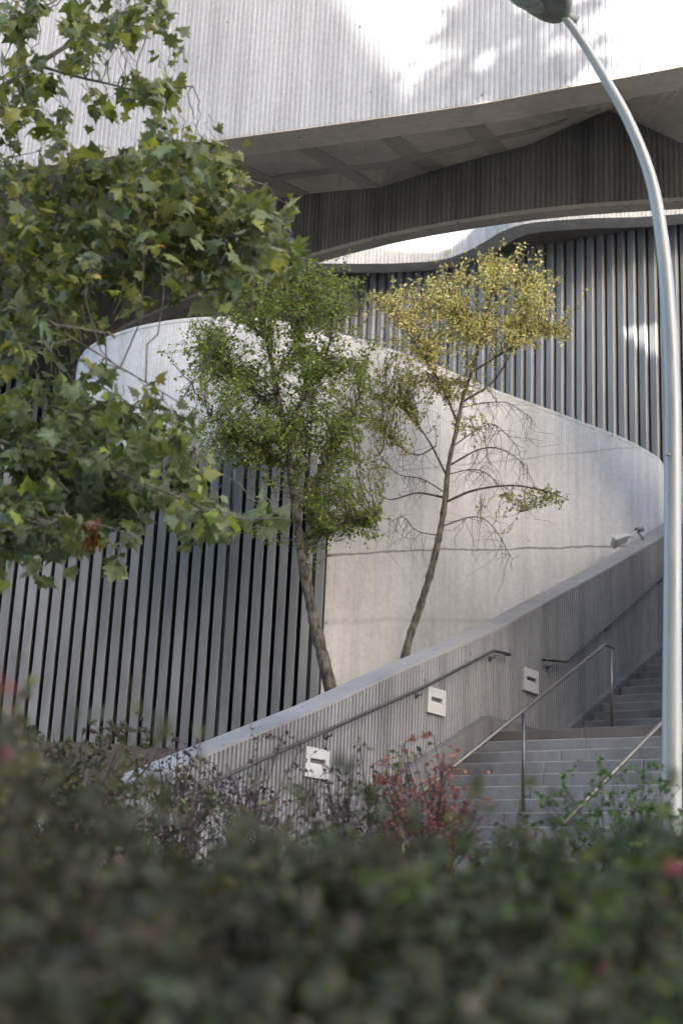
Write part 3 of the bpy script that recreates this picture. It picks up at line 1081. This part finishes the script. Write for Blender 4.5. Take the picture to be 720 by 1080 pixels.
# a bit more outside the left and top edge so the crown does not stop at the frame
for (px, py) in ((-60, 60), (-70, 160), (-60, 260), (-70, 360), (-60, 470), (-60, 560), (40, -50), (120, -50), (-30, -40)):
    clump(px, py, 45, 45, 30, PAL_P)
T.build(plane, M['bark_plane'], M['bark_plane'], M['leaf'], PLANE)
# one withered brown spray hangs among the lower leaves
PP, DD, NN, SS, CC = [], [], [], [], []
for k in range(8):
    PP.append(at(97 + rng.normal(0, 4), 548 + k * 4.5 + rng.normal(0, 3), 7.9)); DD.append((rng.normal(0, .4), rng.normal(0, .4), -1)); NN.append(rng.normal(0, 1, 3))
    SS.append(rng.uniform(.045, .08)); CC.append(np.array((.26, .085, .03)) * rng.uniform(.6, 1.2))
o = leaves('withered_leaves', PP, DD, NN, SS, CC, PLANE, M['leaf'], plane)
tag(o, 'withered brown hanging leaves')


# ------------------------------------------------------------------ shrubs
def shrub(name, label, cat, x, y, h, rx, ry, nst, per, leaf, pal, tw, group=None, spread=.9, tmpl=OVATE, droop=.1, rs=.006, leaf_from=.2, arch=0., z0=None, sub=3, band=None):
    gz = ground_z(x, y) if z0 is None else z0
    root = thing(name, label, cat, (x, y, gz), group)
    T = Tree()
    for i in range(nst):
        a = rng.uniform(0, 2 * math.pi)
        rr = math.sqrt(rng.uniform(0, 1)) * spread
        hh = h * rng.uniform(.62, 1.06) * (1 - .28 * rr * rr) if band is None else h - band * rng.uniform(0, 1) ** 1.3 - .05 * rr * rr
        b0 = np.array([x + rng.normal(0, .06), y + rng.normal(0, .06), gz - .05])
        tip = np.array([x + rx * rr * math.cos(a), y + ry * rr * math.sin(a), gz + hh])
        mid = b0 + (tip - b0) * .55 + np.array([-(tip - b0)[0] * .18, -(tip - b0)[1] * .18, arch * h])
        c_ = spline([b0, mid, tip], max(.08, h / 12))
        T.limbs.tube(c_, list(np.linspace(rs * 1.6, rs * .5, len(c_))), 4)
        for k in range(sub):
            j = rng.integers(len(c_) // 2 if band is None else int(len(c_) * .72), len(c_))
            p = c_[j]
            e = p + np.array([rng.normal(0, .13), rng.normal(0, .13), rng.normal(.05, .08)]) * (max(.8, h * .8) if band is None else .8)
            T.spray(p, e, per, leaf, pal, droop, rs * .5, .8, .05)
        T.spray(c_[int(len(c_) * .55)], tip, per, leaf, pal, droop, rs * .5, .7, leaf_from)
    T.build(root, tw, tw, M['leaf_hedge'], tmpl, 'stems', 'foliage')
    return root


HG = [(6, (.080, .080, .033)), (4, (.048, .049, .025)), (3, (.15, .138, .075)), (.8, (.13, .155, .045)), (.08, (.24, .07, .055)), (.3, (.15, .11, .06))]
HB = [(6, (.074, .086, .032)), (4, (.045, .054, .024)), (2, (.125, .155, .042)), (1.2, (.14, .185, .045)), (.06, (.22, .07, .055))]
HO = [(5, (.105, .102, .042)), (4, (.068, .072, .034)), (2.5, (.18, .165, .07)), (.3, (.22, .08, .06)), (.6, (.16, .13, .05))]
hedge_group = 'blurred hedge shrubs in front'
# (x, y, top height above eye, palette, label)
HEDGE = [(-.68, 1.95, .22, HO, 'olive hedge shrub at the left edge of the foreground, tallest of the blurred shrubs'),
         (-.28, 1.75, .09, HG, 'dark grey-green hedge shrub low in the left foreground, out of focus'),
         (-.02, 1.95, .07, HG, 'dull dark hedge shrub in the centre foreground below the purple barberry'),
         (.24, 1.85, .05, HB, 'deep green hedge shrub in the foreground below the red barberry'),
         (.52, 2.05, .13, HB, 'bright green tinged hedge shrub at the right foreground below the lamp post'),
         (-.42, 1.30, -.01, HG, 'very blurred dark shrub filling the bottom left corner'),
         (.00, 1.25, -.05, HG, 'very blurred dark shrub filling the bottom middle'),
         (.40, 1.30, -.07, HB, 'very blurred green shrub filling the bottom right corner'),
         (-.80, 2.6, .32, HO, 'olive shrub with reddish tips against the slat screen at the far left'),
         (-.34, 2.7, .06, HO, 'olive shrub behind the front hedge, below the foot of the slat screen'),
         (.16, 2.75, .08, HB, 'green shrub second row back, in front of the stair foot'),
         (.62, 2.9, .06, HB, 'green shrub second row back, at the right before the lamp post')]
HS = 1.32
for (x, y, top, pal, lb) in HEDGE:
    x, y, top = x * HS, y * HS, top * HS     # the hedge stands a step further from the lens
    gz = ground_z(x, y)
    shrub('hedge_shrub', lb, 'shrub', x, y, top - gz, .36 * HS, .34 * HS, 140, 15, .031, pal, M['twig'], hedge_group, 1.0, OVATE, .1, .003, .35, 0, None, 5, .42 * HS)

# middle ground: barberries and loose green shrubs below the stair
PUR = [(5, (.062, .042, .055)), (4, (.048, .038, .046)), (3, (.105, .085, .095)), (.6, (.12, .06, .06))]
REDB = [(5, (.33, .115, .09)), (4, (.25, .085, .07)), (2, (.40, .17, .13)), (3, (.12, .075, .075))]
GRN = [(5, (.075, .14, .035)), (3, (.055, .10, .03)), (2, (.11, .19, .04))]
MIX = [(5, (.075, .085, .05)), (3, (.055, .06, .042)), (2, (.11, .10, .07)), (1, (.10, .05, .055))]


def mid(name, label, cat, px, pytop, Y, rx, nst, per, leaf, pal, tw, **k):
    p = at(px, pytop, Y)
    return shrub(name, label, cat, p.x, Y, p.z - ground_z(p.x, Y), rx, rx, nst, per, leaf, pal, tw, **k)


bg = 'barberry shrubs below the stair wall'
mid('barberry_shrub', 'purple barberry with arching thin twigs before the lowest wall light', 'shrub', 276, 764, 9.6, .5, 28, 9, .030, PUR, M['twig_red'], group=bg, arch=.08, rs=.005, leaf_from=.05, tmpl=SMALL)
mid('barberry_shrub', 'dark purple barberry at the foot of the slat screen, left of the stair wall end', 'shrub', 195, 776, 11.0, .5, 30, 12, .030, PUR, M['twig_red'], group=bg, arch=.08, rs=.005, tmpl=SMALL)
mid('barberry_shrub', 'greyish thin barberry between the lowest wall light and the red barberry', 'shrub', 368, 800, 9.2, .40, 34, 10, .026, PUR + MIX, M['twig'], group=bg, arch=.05, rs=.004, tmpl=SMALL)
mid('barberry_shrub', 'coral red barberry with upright spikes below the middle handrail', 'shrub', 456, 770, 8.8, .33, 44, 24, .028, REDB, M['twig_red'], group=bg, spread=1.0, rs=.005, leaf_from=.0, tmpl=SMALL, sub=1)
mid('loose_shrub', 'loose dull green shrub with pale leaves growing up before the lower wall handrail', 'shrub', 412, 752, 10.3, .38, 16, 8, .045, MIX + [(3, (.13, .15, .05))], M['twig'], rs=.005)
mid('loose_shrub', 'lacy bright green shrub with fine leaves around the foot of the lamp post', 'shrub', 655, 800, 8.0, .50, 30, 18, .028, GRN, M['twig'], rs=.004, arch=.05, tmpl=SMALL)
mid('loose_shrub', 'fresh green shrub partly out of focus just right of the lamp post foot', 'shrub', 712, 838, 6.0, .26, 26, 12, .04, GRN, M['twig'], rs=.004)
mid('loose_shrub', 'low grey green shrub in front of the lowest steps', 'shrub', 545, 850, 7.2, .42, 34, 12, .036, MIX + HB, M['twig'], rs=.004)
mid('loose_shrub', 'soft grey brown shrub in front of the greyish barberry', 'shrub', 350, 832, 6.4, .5, 44, 12, .032, MIX, M['twig'], rs=.004)
mid('loose_shrub', 'dark low shrub covering the foot of the slat screen at far left', 'shrub', 90, 764, 9.0, .8, 70, 13, .045, MIX + HG, M['twig'], rs=.005)
mid('loose_shrub', 'dark olive shrub before the lower end of the stair wall', 'shrub', 190, 822, 6.6, .5, 46, 12, .036, MIX + HO, M['twig'], rs=.004)

# a few long shoots of the front hedge poke up, thrown far out of focus
def shoot(label, px0, py0, px1, py1, Y, n, pal, leaf=.03):
    a, b_ = at(px0, py0, Y), at(px1, py1, Y)
    root = thing('hedge_shoot', label, 'twig', (a.x, a.y, a.z), 'long shoots growing out of the hedge')
    T = Tree()
    c_ = spline([(a.x, a.y, a.z - .25), a, b_], .03)
    T.limbs.tube(c_, list(np.linspace(.003, .0012, len(c_))), 5)
    T.spray(np.array(a), np.array(b_), n, leaf, pal, .0, .001, .6, .1)
    T.build(root, M['twig'], M['twig'], M['leaf_hedge'], OVATE, 'stems', 'foliage')


shoot('blurred hedge shoot with red leaves at the left edge before the slats', 20, 830, 22, 690, 2.0, 7, [(3, (.30, .05, .05)), (2, (.20, .14, .05))])
shoot('blurred olive hedge shoot leaning right before the left slats', 110, 830, 140, 715, 2.1, 8, HO)
shoot('blurred yellow-green hedge shoot before the right end of the slat screen', 205, 830, 216, 735, 2.4, 6, [(2, (.16, .17, .05)), (2, (.10, .12, .04))])
shoot('blurred green hedge shoot in front of the lower steps', 500, 880, 512, 800, 2.6, 6, HB)
shoot('blurred red-leaved shoot low at the right edge of the hedge', 690, 960, 700, 900, 2.0, 5, [(3, (.28, .06, .06)), (2, (.10, .12, .04))])

# ------------------------------------------------------------------ street behind the photographer (casts the shade the picture shows)
SUN_EL = R(24)
sh = Vector((.42, -.9075, 0)).normalized()
sun_dir = (sh * math.cos(SUN_EL) + Z * math.sin(SUN_EL)).normalized()
fd = Vector((.947, -.36, 0)).normalized()


def back(x, z, L):
    """point up-sun of the walkway's face, L metres away"""
    y = float(np.interp(x, fx[:, 0], fx[:, 1])) if -16 < x < 14 else 17.53 + (x - 1.33) * -.37
    return Vector((x, y, z)) + sh * L + Z * (L * math.tan(SUN_EL))


LB = 58.0
prof = [(-60, 15.5), (-1.9, 15.5), (1.15, 10.85), (4.9, 10.85), (6.5, 11.8), (9, 12.4), (40, 13)]  # roofline shaped so its shadow edge crosses the walkway face
bld = thing('street_building', 'long plain building across the street behind the viewer', 'building', back(0, 0, LB))
m = MB()
dep = Vector((fd.y, -fd.x, 0)).normalized()
if dep.y > 0: dep = -dep
for (xa, za), (xb, zb_) in zip(prof, prof[1:]):
    pa, pb = back(1.3, za, LB) + fd * (xa - 1.3), back(1.3, zb_, LB) + fd * (xb - 1.3)
    a0, b0 = Vector((pa.x, pa.y, -2)), Vector((pb.x, pb.y, -2))
    m.hexa([a0, b0, b0 + dep * 12, a0 + dep * 12, pa, pb, pb + dep * 12, pa + dep * 12])
m.build('wall', M['facade'], bld)
st_tree = thing('street_tree', 'tall street tree behind the viewer', 'tree', (0, 0, -1.7))
T = Tree()
tb = back(1.9, 12.0, 19)
T.limb([(tb.x + .5, tb.y, -1.8), (tb.x + .2, tb.y, 8), (tb.x, tb.y, 16), (tb.x, tb.y, tb.z + 1)], .35, .05, 10, .5)
ax_ = np.array(T.axis)
for (x, z, rx, rz, n) in ((1.55, 12.4, .45, .45, 34), (1.35, 11.5, .4, .4, 24), (2.3, 12.2, .35, .3, 18), (2.1, 11.5, .35, .35, 20), (2.75, 11.35, .4, .25, 12), (1.9, 13.3, .4, .4, 14), (1.2, 13.2, .25, .3, 8), (3.0, 12.2, .3, .3, 7), (1.15, 11.2, .35, .3, 14), (2.45, 11.2, .35, .25, 14)):
    for _ in range(int(n * 1.7)):
        c0 = back(x + rng.normal(0, rx * .6), z + rng.normal(0, rz * .6), 19 + rng.normal(0, .8))
        tip = np.array(c0)
        T.spray(tip - rng.normal(0, .25, 3), tip, 7, .12, PAL_P, .4, .006, .7, .1)
T.build(st_tree, M['bark_plane'], M['twig'], M['leaf'], PLANE)

# ------------------------------------------------------------------ light
w = bpy.data.worlds.new('World')
sc.world = w
w.use_nodes = True
nt = w.node_tree
sky = nt.nodes.new('ShaderNodeTexSky')
sky.sky_type = 'NISHITA'
sky.sun_disc = False
sky.sun_elevation = SUN_EL
sky.sun_rotation = math.atan2(sh.x, sh.y)
sky.altitude = 50
sky.air_density = 1.0
sky.dust_density = 4.0
nt.links.new(sky.outputs[0], nt.nodes['Background'].inputs[0])
nt.nodes['Background'].inputs[1].default_value = .15
ld = bpy.data.lights.new('sun', 'SUN')
ld.energy = 4.0
ld.angle = R(.5)
ld.color = (1, .95, .87)
lo_ = bpy.data.objects.new('sun', ld)
COL.objects.link(lo_)
lo_.rotation_euler = sun_dir.to_track_quat('Z', 'Y').to_euler()

sc.view_settings.view_transform = 'Standard'
sc.view_settings.look = 'None'
sc.view_settings.exposure = 2.5
sc.view_settings.gamma = 1
